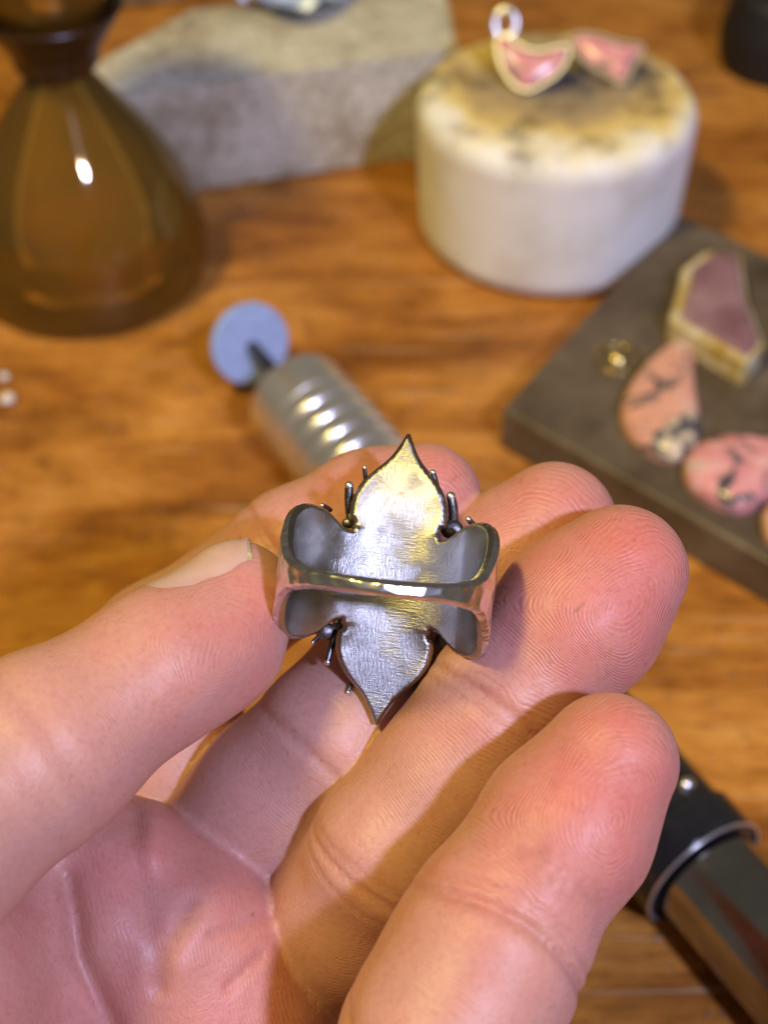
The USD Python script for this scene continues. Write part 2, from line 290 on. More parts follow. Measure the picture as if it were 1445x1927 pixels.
# creases and swells of the palm: a polyline in the photograph, depth, width
def seg_dist(q, pl):
    best = np.full(len(q), 1e9)
    for a, b in zip(pl, pl[1:]):
        a, b = np.array(a, float), np.array(b, float); ba = b - a; t = np.clip(((q - a) @ ba) / (ba @ ba), 0, 1)
        best = np.minimum(best, np.linalg.norm(q - a - t[:, None] * ba, axis=1))
    return best
PALM_LINES = [([(255, 1545), (262, 1650), (285, 1760), (300, 1860)], .45, 20), ([(125, 1650), (140, 1720), (150, 1800), (200, 1900), (235, 1990)], 1.0, 22),
              ([(360, 1700), (310, 1790), (300, 1850)], .5, 22), ([(400, 1760), (470, 1740), (520, 1720)], .3, 10), ([(430, 1860), (490, 1800)], .3, 12)]
PALM_SWELLS = [([(290, 1545), (280, 1600)], -1.3, 40), ([(400, 1690), (330, 1800)], -1.1, 60), ([(200, 1600), (210, 1750)], -.8, 50), ([(480, 1790), (560, 1900)], -.6, 70)]
def palm_sdf(p):
    d = None
    for c in (PALM, PALM2, PALM3):
        for (a, r1), (b, r2) in zip(c, c[1:]):
            e = rcone(p, a, b, r1, r2); d = e if d is None else smin(d, e, 9.0)
    z = np.maximum(-p[:, 2], 60); q = np.stack([CX + p[:, 0] / z * F, CY - p[:, 1] / z * F], 1)
    front = np.clip((p[:, 2] + 182) / 8, 0, 1)
    for pl, dep, w in PALM_LINES + PALM_SWELLS: d = d + dep * front * np.exp(-(seg_dist(q, pl) / w) ** 2)
    return d
def hand_sdf(p, parts=False):
    ds = {k: finger_sdf(p, k) for k in FINGERS}; ds['palm'] = palm_sdf(p)
    d = ds['index']
    for k in ('middle', 'ring', 'little'): d = smin(d, ds[k], 0.9)
    d = smin(d, ds['palm'], 1.1)
    d = smin(d, ds['thumb'], 2.0)
    d = d + 0.35 * (meshkit.fbm(p / 7.0, 3, 3) - .5)
    return (d, ds) if parts else d
def surface_nets(vol, origin, h):
    s = vol < 0; nx, ny, nz = vol.shape
    corners = [(i, j, k) for i in (0, 1) for j in (0, 1) for k in (0, 1)]
    cnt = sum(s[i:nx - 1 + i, j:ny - 1 + j, k:nz - 1 + k].astype(np.int8) for i, j, k in corners)
    cells = np.argwhere((cnt > 0) & (cnt < 8)); idx = np.full((nx - 1, ny - 1, nz - 1), -1, np.int64); idx[tuple(cells.T)] = np.arange(len(cells))
    acc = np.zeros((len(cells), 3)); num = np.zeros(len(cells))
    for a in corners:
        for ax in range(3):
            if a[ax]: continue
            b = list(a); b[ax] = 1
            va = vol[tuple((cells + a).T)]; vb = vol[tuple((cells + b).T)]; x = (va < 0) != (vb < 0)
            t = np.where(x, va / np.where(x, va - vb, 1), 0); q = np.array(a, float) + t[:, None] * (np.array(b) - np.array(a))
            acc += q * x[:, None]; num += x
    v = (cells + acc / num[:, None]) * h + origin; quads = []
    for ax in range(3):
        o1, o2 = [e for e in range(3) if e != ax]
        A = np.take(s, range(vol.shape[ax] - 1), ax); B = np.take(s, range(1, vol.shape[ax]), ax)
        e = np.argwhere(A != B); e = e[(e[:, o1] > 0) & (e[:, o2] > 0) & (e[:, o1] < vol.shape[o1] - 1) & (e[:, o2] < vol.shape[o2] - 1)]
        def at(d1, d2):
            c = e.copy(); c[:, o1] -= d1; c[:, o2] -= d2; return idx[tuple(c.T)]
        q = np.stack([at(1, 1), at(0, 1), at(0, 0), at(1, 0)], 1); inside = A[tuple(e.T)]
        flip = inside if ax != 1 else ~inside
        q[~flip] = q[~flip][:, ::-1]; quads.append(q)
    q = np.vstack(quads)
    return v, np.vstack([q[:, [0, 1, 2]], q[:, [0, 2, 3]]])
def project(v, it=2):
    for _ in range(it):
        e = 0.05; d = hand_sdf(v)
        gr = np.stack([hand_sdf(v + e * np.eye(3)[k]) - d for k in range(3)], 1) / e
        v = v - np.clip(d, -.6, .6)[:, None] * gr / np.maximum((gr * gr).sum(1), .3)[:, None]
    return v
H = 0.9
lo, hi = np.array([-78.0, -118.0, -232.0]), np.array([38.0, 14.0, -120.0])
dims = np.ceil((hi - lo) / H).astype(int)
coarse = 4
cg = np.stack(np.meshgrid(*[np.arange(0, n + coarse, coarse) for n in dims], indexing='ij'), -1)
cd = hand_sdf((cg.reshape(-1, 3) * H + lo)).reshape(cg.shape[:3])
near = np.argwhere(np.abs(cd) < coarse * H * 1.9)
vol = np.repeat(np.repeat(np.repeat(np.sign(cd) * 9, coarse, 0), coarse, 1), coarse, 2)
blk = np.stack(np.meshgrid(*[np.arange(coarse)] * 3, indexing='ij'), -1).reshape(-1, 3)
ii = (near[:, None] * coarse + blk).reshape(-1, 3)
vals = np.concatenate([hand_sdf(x * H + lo) for x in np.array_split(ii, 12)])
vol[tuple(ii.T)] = vals
for ax in range(3):      # the forearm ends outside the picture
    sl = [slice(None)] * 3; sl[ax] = 0; vol[tuple(sl)] = 9; sl[ax] = -1; vol[tuple(sl)] = 9
v, f = surface_nets(vol, lo, H)
border = (v < lo + 2 * H).any(1) | (v > np.array(vol.shape) * H + lo - 2 * H).any(1)
vp = project(v, 2); v = np.where(border[:, None], v, vp)
hm = trimesh.Trimesh(v, f, process=False); hm.remove_unreferenced_vertices()
comp = max(hm.split(only_watertight=False), key=lambda c: len(c.faces)); comp.fix_normals()
# finer where the picture sees it
v = np.array(comp.vertices); zz = -v[:, 2]; px = CX + v[:, 0] / zz * F; py = CY - v[:, 1] / zz * F
seen = (px > -60) & (px < 1505) & (py < 1990) & (comp.vertex_normals[:, 2] > -.35)
fine = trimesh.Trimesh(*trimesh.remesh.subdivide(v, np.array(comp.faces), face_index=np.nonzero(seen[comp.faces].all(1))[0]), process=False)
v = np.array(fine.vertices); zz = -v[:, 2]
edge = (v < lo + 3 * H).any(1)
v = np.where(edge[:, None], v, project(v, 1))
d, ds = hand_sdf(v, True)
names = list(ds); owner = np.argmin(np.stack([ds[k] for k in names]), 0)
phase, amp, red, crease = np.zeros(len(v)), np.ones(len(v)), np.zeros(len(v)), np.zeros(len(v))
fn = np.array(trimesh.Trimesh(v, fine.faces, process=False).vertex_normals)
px = CX + v[:, 0] / zz * F; py = CY - v[:, 1] / zz * F; pq = np.stack([px, py], 1)
CORES = {'ring': (1180, 1140), 'middle': (945, 1062), 'little': (1150, 1545), 'index': (780, 960), 'thumb': (420, 1210)}
for k, name in enumerate(names):
    w = owner == k; p = v[w]
    if name == 'palm':
        wv = meshkit.fbm(p / 26.0, 2, 5) * 9
        phase[w] = p[:, 0] * .92 + p[:, 1] * .25 + wv; red[w] = .42 + .35 * meshkit.fbm(p / 12, 2, 9); amp[w] = .32
        continue
    c = FINGERS[name]; J = [q for q, _ in c]
    DD, SS, UU, acc = [], [], [], 0.0
    for i in range(len(J) - 1):
        ba = J[i + 1] - J[i]; L = np.linalg.norm(ba); ax = ba / L; t = (p - J[i]) @ ax
        tc = np.clip(t, 0 if i else -20, L if i < len(J) - 2 else 99); q = p - J[i] - np.outer(tc, ax); dd = np.linalg.norm(q, axis=1) - .5 * (c[i][1] + c[i + 1][1])
        side = np.cross(ax, CAMDIR); side /= np.linalg.norm(side); DD.append(dd); SS.append(acc + (t if i in (0, 1) else tc)); UU.append(q @ side)
        acc += L
    DD = np.array(DD); wt_ = np.exp(-np.minimum((DD - DD.min(0)) / 1.1, 40)); wt_ /= wt_.sum(0); s = (wt_ * np.array(SS)).sum(0); u = (wt_ * np.array(UU)).sum(0); seg = DD.argmin(0)
    cx, cy = CORES[name]; core = c3(cx, cy, 1)[:2]
    # arc length across the finger rather than its projection, so that ridges keep their spacing near the outline
    R = np.interp(s, np.cumsum([0] + [np.linalg.norm(J[i + 1] - J[i]) for i in range(len(J) - 1)]), [r for _, r in c])
    ua = R * np.arcsin(np.clip(u / np.maximum(R, 1), -.98, .98))
    a0 = J[0]; ax0 = (J[2] - J[0]) / np.linalg.norm(J[2] - J[0]); side0 = np.cross(ax0, CAMDIR); side0 /= np.linalg.norm(side0)
    cc = c3(cx, cy, -J[1][2] - c[1][1] * .9); s0 = (cc - a0) @ ax0; u0 = (cc - a0) @ side0
    wx = 2.6 * (meshkit.fbm(p / 5.0, 2, 31) - .5); wy = 2.6 * (meshkit.fbm(p / 5.0, 2, 37) - .5)
    r_ = np.sqrt(((ua - u0 + wx) * 1.05) ** 2 + ((s - s0 + wy + .10 * (ua - u0)) * .72) ** 2 + .4)
    LD = np.linalg.norm(J[1] - J[0]) + np.linalg.norm(J[2] - J[1])
    wd = np.clip((s - s0 - 3.5) / 6.0, 0, 1); wd = wd * wd * (3 - 2 * wd)
    trans = s + .28 * np.abs(u) - .05 * u * u * .5 + 2.2 * meshkit.noise(p / 9.0, 4)
    phase[w] = r_ * (1 - wd) + (trans - s0 * .6) * wd + 1.2 * meshkit.noise(p / 6.0, 6)
    am = np.where(seg <= 1, 1.0, .42); am = am * np.clip(fn[w][:, 2] * 1.7 + .15, 0, 1)
    am = am * (.45 if name == 'thumb' else .8) * np.clip(.48 + r_ / 7, 0, 1)
    amp[w] = am
    tip = np.clip(1 - (s - 4) / 26, 0, 1)
    red[w] = .22 + .50 * tip * np.clip(fn[w][:, 2] + .2, 0, 1) + .25 * (meshkit.fbm(p / 9, 2, 11) - .5) + (.12 if name in ('ring', 'little') else 0)
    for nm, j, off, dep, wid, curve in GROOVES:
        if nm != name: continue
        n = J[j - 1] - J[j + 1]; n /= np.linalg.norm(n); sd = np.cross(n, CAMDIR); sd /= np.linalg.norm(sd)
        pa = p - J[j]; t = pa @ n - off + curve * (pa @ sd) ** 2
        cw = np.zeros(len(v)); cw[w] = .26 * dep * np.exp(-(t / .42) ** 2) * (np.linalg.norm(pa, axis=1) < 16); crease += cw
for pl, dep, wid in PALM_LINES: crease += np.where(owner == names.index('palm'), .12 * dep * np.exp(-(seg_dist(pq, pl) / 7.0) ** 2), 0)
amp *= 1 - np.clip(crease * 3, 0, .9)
eg = fine.edges_unique; mixed = np.zeros(len(v), bool)
for _ in range(2):
    bad = (owner[eg[:, 0]] != owner[eg[:, 1]]) | mixed[eg].any(1); mixed = mixed.copy(); mixed[eg[bad].ravel()] = True
amp[mixed] = 0
for arr in (amp, red, crease):
    for _ in range(3):
        a_ = arr.copy(); n_ = np.ones(len(v)); np.add.at(a_, eg[:, 0], arr[eg[:, 1]]); np.add.at(a_, eg[:, 1], arr[eg[:, 0]]); np.add.at(n_, eg.ravel(), 1); arr[:] = a_ / n_
amp[mixed] = 0
# small marks of dirt in the skin, as in the photograph
for x, y, r in ((475, 1722, 3.5), (1215, 1250, 3.0), (1240, 1238, 3.5), (1085, 1148, 3.5), (1092, 1140, 3.0), (1193, 1016, 2.2), (540, 1420, 2.2), (1010, 903, 3), (980, 905, 3), (850, 905, 3), (858, 898, 3), (452, 1010, 3.0), (449, 1018, 2.5), (605, 1430, 2), (640, 1480, 1.8), (110, 1690, 3), (116, 1685, 2.2), (905, 1290, 2)):
    crease += .9 * np.exp(-(np.hypot(px - x, (py - y) * .8) / r) ** 2) * (fn[:, 2] > 0)
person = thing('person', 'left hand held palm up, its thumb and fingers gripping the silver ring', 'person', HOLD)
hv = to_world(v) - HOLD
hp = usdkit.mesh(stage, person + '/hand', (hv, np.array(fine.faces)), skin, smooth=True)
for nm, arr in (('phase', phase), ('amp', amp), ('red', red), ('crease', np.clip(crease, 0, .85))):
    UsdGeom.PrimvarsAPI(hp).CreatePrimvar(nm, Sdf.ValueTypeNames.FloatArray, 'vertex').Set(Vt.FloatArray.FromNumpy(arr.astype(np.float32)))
# the thumb's nail: a curved plate on the thumb's back
na = c3(520, 1050, 160) - c3(310, 1135, 160); na /= np.linalg.norm(na)
nn = np.array([-.36, .74, .56]); nn -= na * (nn @ na); nn /= np.linalg.norm(nn); nw = np.cross(na, nn)
def nail_patch(s0, s1, th0, th1, lift, thick, ns=30, nt=26):
    base = c3(440, 1143, 161.5); A_, B_ = np.meshgrid(np.linspace(0, 1, ns), np.linspace(0, 1, nt), indexing='ij'); A_, B_ = A_.ravel(), B_.ravel()
    e = np.sqrt(np.maximum(0, 1 - np.maximum(0, (A_ - .66) / .34) ** 2.2 * .80 - np.maximum(0, (.35 - A_) / .35) ** 2 * .80))
    th = (th0 + th1) / 2 + (th1 - th0) * (B_ - .5) * e; S_ = s0 + (s1 - s0) * A_
    dr = np.cos(th)[:, None] * nn + np.sin(th)[:, None] * nw; org = base + S_[:, None] * na; rr = np.full(len(th), 3.0)
    for _ in range(40): rr = rr - .8 * finger_sdf(org + rr[:, None] * dr, 'thumb')
    # an even plate: the radius is smoothed along and across
    rr = rr.reshape(ns, nt); rs = rr.copy()
    for _ in range(12): q = np.pad(rs, 1, 'edge'); rs = (q[:-2, 1:-1] + q[2:, 1:-1] + q[1:-1, :-2] + q[1:-1, 2:]) / 4
    rim_ = np.minimum(np.minimum(B_, 1 - B_) * 7, A_ * 5).clip(0, 1).reshape(ns, nt)
    rs = np.maximum(rs, rr) + lift * rim_ - .12 * (1 - rim_)
    P = np.concatenate([org + (rs.ravel() - side * thick)[:, None] * dr for side in (0, 1)])
    P = np.array(P); N = ns * nt; F_ = []
    for i in range(ns - 1):
        for j in range(nt - 1):
            a, b, c, d = i * nt + j, i * nt + j + 1, (i + 1) * nt + j + 1, (i + 1) * nt + j
            F_ += [[a, b, c], [a, c, d], [N + a, N + c, N + b], [N + a, N + d, N + c]]
    rim = [(i, 0) for i in range(ns)] + [(ns - 1, j) for j in range(1, nt)] + [(i, nt - 1) for i in range(ns - 2, -1, -1)] + [(0, j) for j in range(nt - 2, 0, -1)]
    for (a, b), (c, d) in zip(rim, rim[1:] + rim[:1]):
        x, y = a * nt + b, c * nt + d; F_ += [[x, N + x, N + y], [x, N + y, y]]
    m = trimesh.Trimesh(to_world(P) - HOLD, F_, process=False); m.fix_normals(); return m
nail = part(person, 'thumbnail', nail_patch(-7.8, 4.0, -1.5, .52, .16, .6), nail_m, 50)
part(nail, 'grimy_edge', nail_patch(3.3, 4.15, -1.2, .18, .24, .5), cuticle_m, 50, 'yellowish dirt along the free edge of the nail')

#@@RING
# ------------------------------------------------------------------ the ring
R0 = 10.4
Lmax = R0 * math.pi
LEAF = [(0, 4.9), (4.6, 4.9), (5.2, 5.0), (6, 5.35), (7, 5.55), (8, 5.5), (9, 5.2), (10, 4.65), (11, 3.8), (12, 2.75), (13, 1.75), (14, 1.1), (15, .62), (15.7, .3), (16.0, .12)]
WING = [(20, 4.7), (30, 4.85), (33, 5.0), (38, 5.75), (44, 6.5), (50, 6.95), (60, 7.2), (70, 7.1), (80, 6.5), (90, 5.5), (100, 4.0), (110, 2.5), (120, 1.6), (140, 1.0), (160, .85), (180, .82)]
rd_ = math.radians
ly = np.linspace(4.6, 16.0, 90); lw = np.interp(ly, *zip(*LEAF)); lw = np.convolve(np.pad(lw, 4, 'edge'), np.ones(9) / 9, 'valid')
lw[-1] = .08
up = [(w, y) for y, w in zip(ly, lw)]
leaf_poly = Polygon(up + [(-x, y) for x, y in up[::-1]] + [(-x, -y) for x, y in up] + [(x, -y) for x, y in up[::-1]])
wa = np.linspace(0, 180, 240); ww = np.interp(wa, [0] + [a for a, _ in WING], [4.7] + [b for _, b in WING]); ww = np.convolve(np.pad(ww, 5, 'edge'), np.ones(11) / 11, 'valid')
wg = [(R0 * rd_(a), b) for a, b in zip(wa, ww)] + [(Lmax + 2, ww[-1])]
half = Polygon(wg + [(x, -y) for x, y in wg[::-1]])
slots = shapely.union_all([Point(sx * 5.25, sy * 5.65).buffer(.42).union(Polygon([(sx * 5.25, sy * 5.3), (sx * 5.25, sy * 6.0), (sx * 6.6, sy * 6.6), (sx * 6.6, sy * 5.5)])) for sx in (-1, 1) for sy in (-1, 1)])
def bent(p, off, flat):
    """the sheet bent to the ring: p = (arc, along), off = distance outward; flat: 1 for the leaves, 0 for the band."""
    a = p[:, 0] / R0; ss_ = np.abs(p[:, 0]); st = lambda x, lo_, hi_: (lambda t: t * t * (3 - 2 * t))(np.clip((x - lo_) / (hi_ - lo_), 0, 1))
    ky = st(np.abs(p[:, 1]), 2.5, 8.0) * np.where(np.abs(p[:, 1]) > 5.2, flat, 1 - st(ss_, 3.0, 5.0))
    k = (1 - .78 * ky) * (.35 + .65 * st(ss_, 0, 5.5))
    curl = -np.where(p[:, 1] > 0, .018, .004) * np.clip(np.abs(p[:, 1]) - 4.5, 0, 99) ** 2
    x = (R0 + off) * np.sin(a); z = R0 - (R0 + off) * np.cos(a)
    zf = (R0 - R0 * np.cos(a)) * k - off * (1 - (1 - np.cos(a)) * st(ss_, 0, 5.7)); xf = R0 * np.sin(a) + off * np.sin(a) * st(ss_, 0, 5.7)
    near_ = ss_ < 5.75
    return np.stack([np.where(near_, xf, x), p[:, 1], np.where(near_, zf + curl * (flat > 0), z)], 1)
sheet = shapely.union_all([leaf_poly, half, shapely.affinity.scale(half, -1, 1, origin=(0, 0))]).difference(slots).buffer(-.06).buffer(.12).buffer(-.06)
p2, t2, d2, nb2 = fill(sheet.intersection(shapely.box(-Lmax, -30, Lmax, 30)), .24)
d2 = shapely.distance(sheet.exterior, shapely.points(p2)); d2 = np.where(d2 < 1e-6, 0, d2)
flat = (np.abs(p2[:, 0]) < np.where(np.abs(p2[:, 1]) > 5.0, 5.75, 5.2)).astype(float)
flat = np.where(np.abs(p2[:, 1]) <= 5.0, 0.0, flat)
thick = np.interp(np.abs(p2[:, 0]) / R0, [0, 1.0, 2.2, 3.14], [1.15, 1.15, 1.4, 1.7])
prof = np.sqrt(np.clip(1 - (1 - np.minimum(d2 / .42, 1)) ** 2, 0, 1)); 
ham = .16 * (meshkit.noise(np.c_[p2 / 1.5, p2[:, 0] * 0], 21) - .5) * np.clip((np.abs(p2[:, 0]) - 9) / 6, 0, 1) * np.clip(d2 / .6, 0, 1)
inner = bent(p2, -thick * .5 * prof, flat); outer = bent(p2, thick * .5 * prof + ham, flat)
rm = trimesh.Trimesh(np.vstack([inner, outer]), np.vstack([t2, t2[:, ::-1] + len(p2)]), process=False)
fa = np.abs(np.r_[p2[:, 0], p2[:, 0]])[rm.faces].mean(1) * (np.arange(len(rm.faces)) >= len(t2))
rm.merge_vertices(digits_vertex=4); rm.fix_normals()
# split into the leaf-shaped plate and the shank, so that each is a part (they meet at the shoulders)
ring_axes_c = np.stack([np.array([math.cos(-.109), math.sin(-.109), 0]), np.array([-math.sin(-.109), math.cos(-.109), 0]), np.array([0, 0, 1.0])])
RC = c3(737, 1090, 166.5)
RT_ = math.radians(3.6); ring_axes_c = np.stack([ring_axes_c[0] * math.cos(RT_) + ring_axes_c[2] * math.sin(RT_), ring_axes_c[1], ring_axes_c[2] * math.cos(RT_) - ring_axes_c[0] * math.sin(RT_)])
ring_axes = ring_axes_c @ ROT
ring = thing('silver_ring', 'brushed silver saddle ring seen from behind, pointed leaf-shaped back plate and hammered shank', 'ring', to_world(RC), ring_axes)
def sub(mask):
    m = trimesh.Trimesh(rm.vertices * .001, rm.faces[mask], process=False); m.remove_unreferenced_vertices(); return m
part(ring, 'back_plate', sub(fa < R0 * rd_(62)), silver, True)
part(ring, 'shank', sub(fa >= R0 * rd_(62)), silver_band, True)
def rp(px, py, z):                              # a place in the photograph at ring height z (mm, towards the viewer) -> ring axes, metres
    Z = 166.5 - z
    return (c3(px, py, Z) - RC) @ ring_axes_c.T * .001
ov = [(7.4 * math.cos(a), 10.2 * math.sin(a)) for a in np.linspace(0, 2 * np.pi, 80, endpoint=False)]
bz = trimesh.creation.extrude_polygon(Polygon(ov).difference(Polygon(ov).buffer(-1.1)), 3.0); bz.apply_translation([0, 0, -4.2]); bz.apply_scale(.001)
bz = trimesh.creation.extrude_polygon(Polygon([(4.6 * math.cos(a), 9.4 * math.sin(a)) for a in np.linspace(0, 2 * np.pi, 80, endpoint=False)]), 2.6); bz.apply_translation([0, 0, -3.3]); bz.apply_scale(.001)
part(ring, 'setting', bz, oxidised, 35)
PRONGS = [[(692, 915), (686, 895), (686, 880), 5.5], [(664, 985), (655, 950), (657, 914), 11], [(622, 960), (612, 952), (606, 951), 5], [(822, 928), (820, 908), (814, 889), 7.5], [(852, 990), (855, 960), (848, 934), 11.5], [(892, 990), (886, 982), (881, 977), 7],
          [(606, 1196), (594, 1202), (588, 1209), 5], [(634, 1185), (624, 1212), (616, 1246), 8], [(668, 1272), (659, 1290), (655, 1303), 4.5], [(772, 1276), (781, 1292), (784, 1306), 5.5], [(852, 1206), (842, 1230), (833, 1258), 10], [(870, 1226), (866, 1238), (862, 1245), 4]]
for a, b, c, w in PRONGS:
    q = np.array([rp(*a, -2.6), rp(*b, -1.7), rp(*c, -1.5)]); t = np.linspace(0, 1, 9)[:, None]
    pts = (1 - t) ** 2 * q[0] + 2 * t * (1 - t) * q[1] + t * t * q[2]; r = w / 17.2 * .00095
    pr = part(ring, 'prong', tube(pts, np.linspace(r, r * .8, 9), 10), oxidised, 40)
    e = pts[-1]; tipm = trimesh.creation.icosphere(2, r * .85); tipm.apply_translation(e); part(pr, 'worn_tip', tipm, bright_silver, True)
for x, y, r in ((668, 974, 15), (850, 996, 19), (612, 1188, 17), (838, 1206, 17), (640, 1176, 13), (655, 985, 10)):
    e = trimesh.creation.icosphere(3, r / 17 * .001); e.apply_scale([1.15, 1, .6]); e.apply_translation(rp(x, y, -1.9)); part(ring, 'granule', e, oxidised, True)

#@@REST
# ------------------------------------------------------------------ things on the bench
MM = .001
def flat_poly(pts, h):
    q = np.array([T(x, y, h)[:2] for x, y in pts]); return q
def smooth_poly(q, n=8, cornered=False):
    from scipy.interpolate import splprep, splev
    q = np.vstack([q, q[:1]]); tck, _ = splprep(q.T, s=0, per=True); x = np.array(splev(np.linspace(0, 1, 90, endpoint=False), tck)).T
    return Polygon(x).buffer(0)

# white soldering block
wc = T(1027, 432, 0); wz = np.linalg.norm(wc - CAM) ; 
Rw = (T(1270, 432, 0) - T(784, 432, 0))[0] / 2
def height_at(base, py):                         # height of the point above a bench point that is seen at image row py
    lo_, hi_ = 0.0, .23
    for _ in range(50):
        m = (lo_ + hi_) / 2; p = np.array([base[0], base[1], m]) - CAM
        row = CY - (p @ UP) / (p @ FWD) * F
        if row > py: lo_ = m
        else: hi_ = m
    return lo_
Hw = height_at(wc, 172)
plaster = mat('white_plaster', {
    'tc': ('texture_coordinate', {}), 'sp': ('separate_xyz', {}), 'n': ('noise_texture', {'scale': 55.0, 'detail': 5.0, 'roughness': 0.6}),
    'top': ('map_range', {'from_min': Hw - .004, 'from_max': Hw - .0005, 'clamp': True}),
    'len': ('vector_math', {'math_type': 'length'}), 'mp': ('mapping', {'scale': (1, 1.1, 0), 'location': (-.002, -.006, 0)}),
    'rad': ('math', {'math_type': 'multiply_add', 'value2': 1 / .046}), 'nn': ('math', {'math_type': 'multiply_add', 'value2': .9, 'value3': -.45}),
    'ramp': ('rgb_ramp', {'ramp': [(0.0, (.10, .085, .07)), (.28, (.26, .20, .12)), (.48, (.44, .32, .14)), (.62, (.70, .52, .16)), (.74, (.80, .70, .40)), (.90, (.84, .82, .72))]}),
    'n2': ('noise_texture', {'scale': 75.0, 'detail': 7.0, 'roughness': .65}), 'r2': ('rgb_ramp', {'ramp': [(.36, (.12, .10, .09)), (.50, (1, 1, 1))]}),
    'xx': ('mix_color', {'blend_type': 'multiply', 'fac': .75}),
    'side': ('rgb_ramp', {'ramp': [(.3, (.66, .63, .50)), (.55, (.81, .80, .70))]}),
    'x': ('mix_color', {}), 'b': ('bump', {'distance': .0004}), 'p': ('principled_bsdf', {'roughness': .8, 'subsurface_weight': .15, 'subsurface_scale': .002})},
    [('tc.object', 'sp.vector'), ('tc.object', 'n.vector'), ('tc.object', 'n2.vector'), ('tc.object', 'mp.vector'), ('mp.vector', 'len.vector1'), ('sp.z', 'top.value'),
     ('n.fac', 'nn.value1'), ('len.value', 'rad.value1'), ('nn.value', 'rad.value3'), ('rad.value', 'ramp.fac'), ('n.fac', 'side.fac'), ('n2.fac', 'r2.fac'),
     ('ramp.color', 'xx.a'), ('r2.color', 'xx.b'), ('xx.result', 'x.b'), ('side.color', 'x.a'), ('top.result', 'x.fac'), ('x.result', 'p.base_color'), ('n2.fac', 'b.height'), ('b.normal', 'p.normal')])
Rt = Rw * 1.025
wt = thing('soldering_block', 'thick white round soldering block with scorched yellow and brown top', 'soldering block', wc)
part(wt, 'block', lathe(rounded([(0, 0), (Rw * .97, 0), (Rt, Hw), (0, Hw)], .0065, 8), 128), plaster, 40)

# two pendants lying on the block
rhodo = mottled('pink_rhodonite', [(.36, (.05, .045, .05)), (.42, (.30, .22, .21)), (.455, (.64, .25, .24)), (.55, (.70, .31, .29)), (.64, (.74, .46, .40)), (.70, (.45, .40, .36))], 130, .22, dist=1.0)
rhodo2 = mottled('salmon_rhodonite', [(.35, (.04, .036, .04)), (.41, (.30, .20, .15)), (.45, (.66, .32, .21)), (.60, (.74, .39, .27)), (.70, (.60, .50, .34))], 90, .2, dist=1.2)
def pendant(label, px, py, outline, rot, tilt, bail):
    c = T(px, py, Hw + .004)
    ax = np.array([math.cos(rot), math.sin(rot), 0]); up_ = np.array([-math.sin(rot) * math.cos(tilt), math.cos(rot) * math.cos(tilt), math.sin(tilt)])
    q = np.array(outline) * .0009; poly = smooth_poly(q)
    lowest = min((up_ * y)[2] for x, y in q)
    c = c + np.array([0, 0, Hw + .0006 - (c[2] + lowest)]) * 1.0
    A = np.stack([ax, up_, np.cross(ax, up_)])
    t = thing('pendant', label, 'pendant', c, A, 'pendants on the soldering block')
    rimp = poly.buffer(.0006); rim = trimesh.creation.extrude_polygon(rimp.difference(poly.buffer(-.0001)), .0032); rim.apply_translation([0, 0, -.0008])
    part(t, 'bezel', rim, bright_silver, 40)
    bp = trimesh.creation.extrude_polygon(rimp.buffer(-.0003), .0008); bp.apply_translation([0, 0, -.0007]); part(t, 'back_sheet', bp, bright_silver, 40)
    part(t, 'stone', dome(poly, .0022, .0045, .0014), rhodo, True)
    if bail:
        a = np.linspace(0, 2 * np.pi, 24); x, y = bail
        ring_ = tube(np.stack([x + .0027 * np.cos(a), y + .0034 * np.sin(a), .001 + .001 * np.sin(a)], 1), .0011, 8); part(t, 'bail', ring_, bright_silver, 50)
pendant('half-moon pink pendant with silver bail on the left of the soldering block top', 1000, 130, [(-9.5, 6.5), (-3, 3.6), (4, 3.2), (9.5, 4.2), (8.2, -1.5), (3.5, -6), (-1.5, -8), (-6, -5), (-8.8, 0)], -.12, .75, (-.0075, .0095))
pendant('pink pendant without bail on the right of the soldering block top', 1140, 118, [(-10, 6), (-3, 7), (4, 5.4), (9.5, 4.6), (7.5, -1), (5.2, -6.5), (1, -4.6), (-4.5, -2), (-8.5, 2)], -.16, .6, None)

# amber flask
fc = T(170, 512, 0); Rf = (T(395, 512, 0) - T(170, 512, 0))[0]
Hn = height_at(fc, 128); Hr = height_at(fc, -60)
amber = mat('amber_glass', {'f': ('fresnel', {'IOR': 1.7}), 't': ('transparent_bsdf', {'color': (.98, .87, .52)}), 'g': ('glossy_bsdf', {'roughness': .05, 'color': (.9, .8, .65)}), 'm': ('mix_closure', {}),
    'd': ('diffuse_bsdf', {'color': (.58, .33, .045)}), 'tl': ('translucent_bsdf', {'color': (.85, .48, .07)}), 'md': ('mix_closure', {'fac': .5}), 'm2': ('mix_closure', {'fac': .24})},
    [('f.fac', 'm.fac'), ('t.BSDF', 'm2.closure1'), ('d.BSDF', 'md.closure1'), ('tl.BSDF', 'md.closure2'), ('md.closure', 'm2.closure2'), ('m2.closure', 'm.closure1'), ('g.BSDF', 'm.closure2')], surface='m.closure')
collar_m = mottled('dark_collar', [(.3, (.016, .007, .003)), (.7, (.040, .016, .006))], 60, .30, stretch=(1, 1, 6))
rn = Rf * .20; Hc = height_at(fc, 4); hy = lambda y: height_at(fc, y)
out_ = [(0, 0), (Rf * .95, 0), (Rf * .985, .006), (Rf * 1.0, hy(445)), (Rf * .93, hy(370)), (Rf * .80, hy(312)), (Rf * .64, hy(258)), (Rf * .46, hy(205)), (Rf * .31, hy(158)), (Rf * .24, hy(140)), (rn, Hn), (Rf * .23, Hn + .006), (Rf * .46, Hc), (Rf * .60, Hr + .012), (Rf * .66, Hr + .03)]
inn = [(r - .0022, z) for r, z in out_[2:]]; inn[0] = (Rf * .93, .0095)
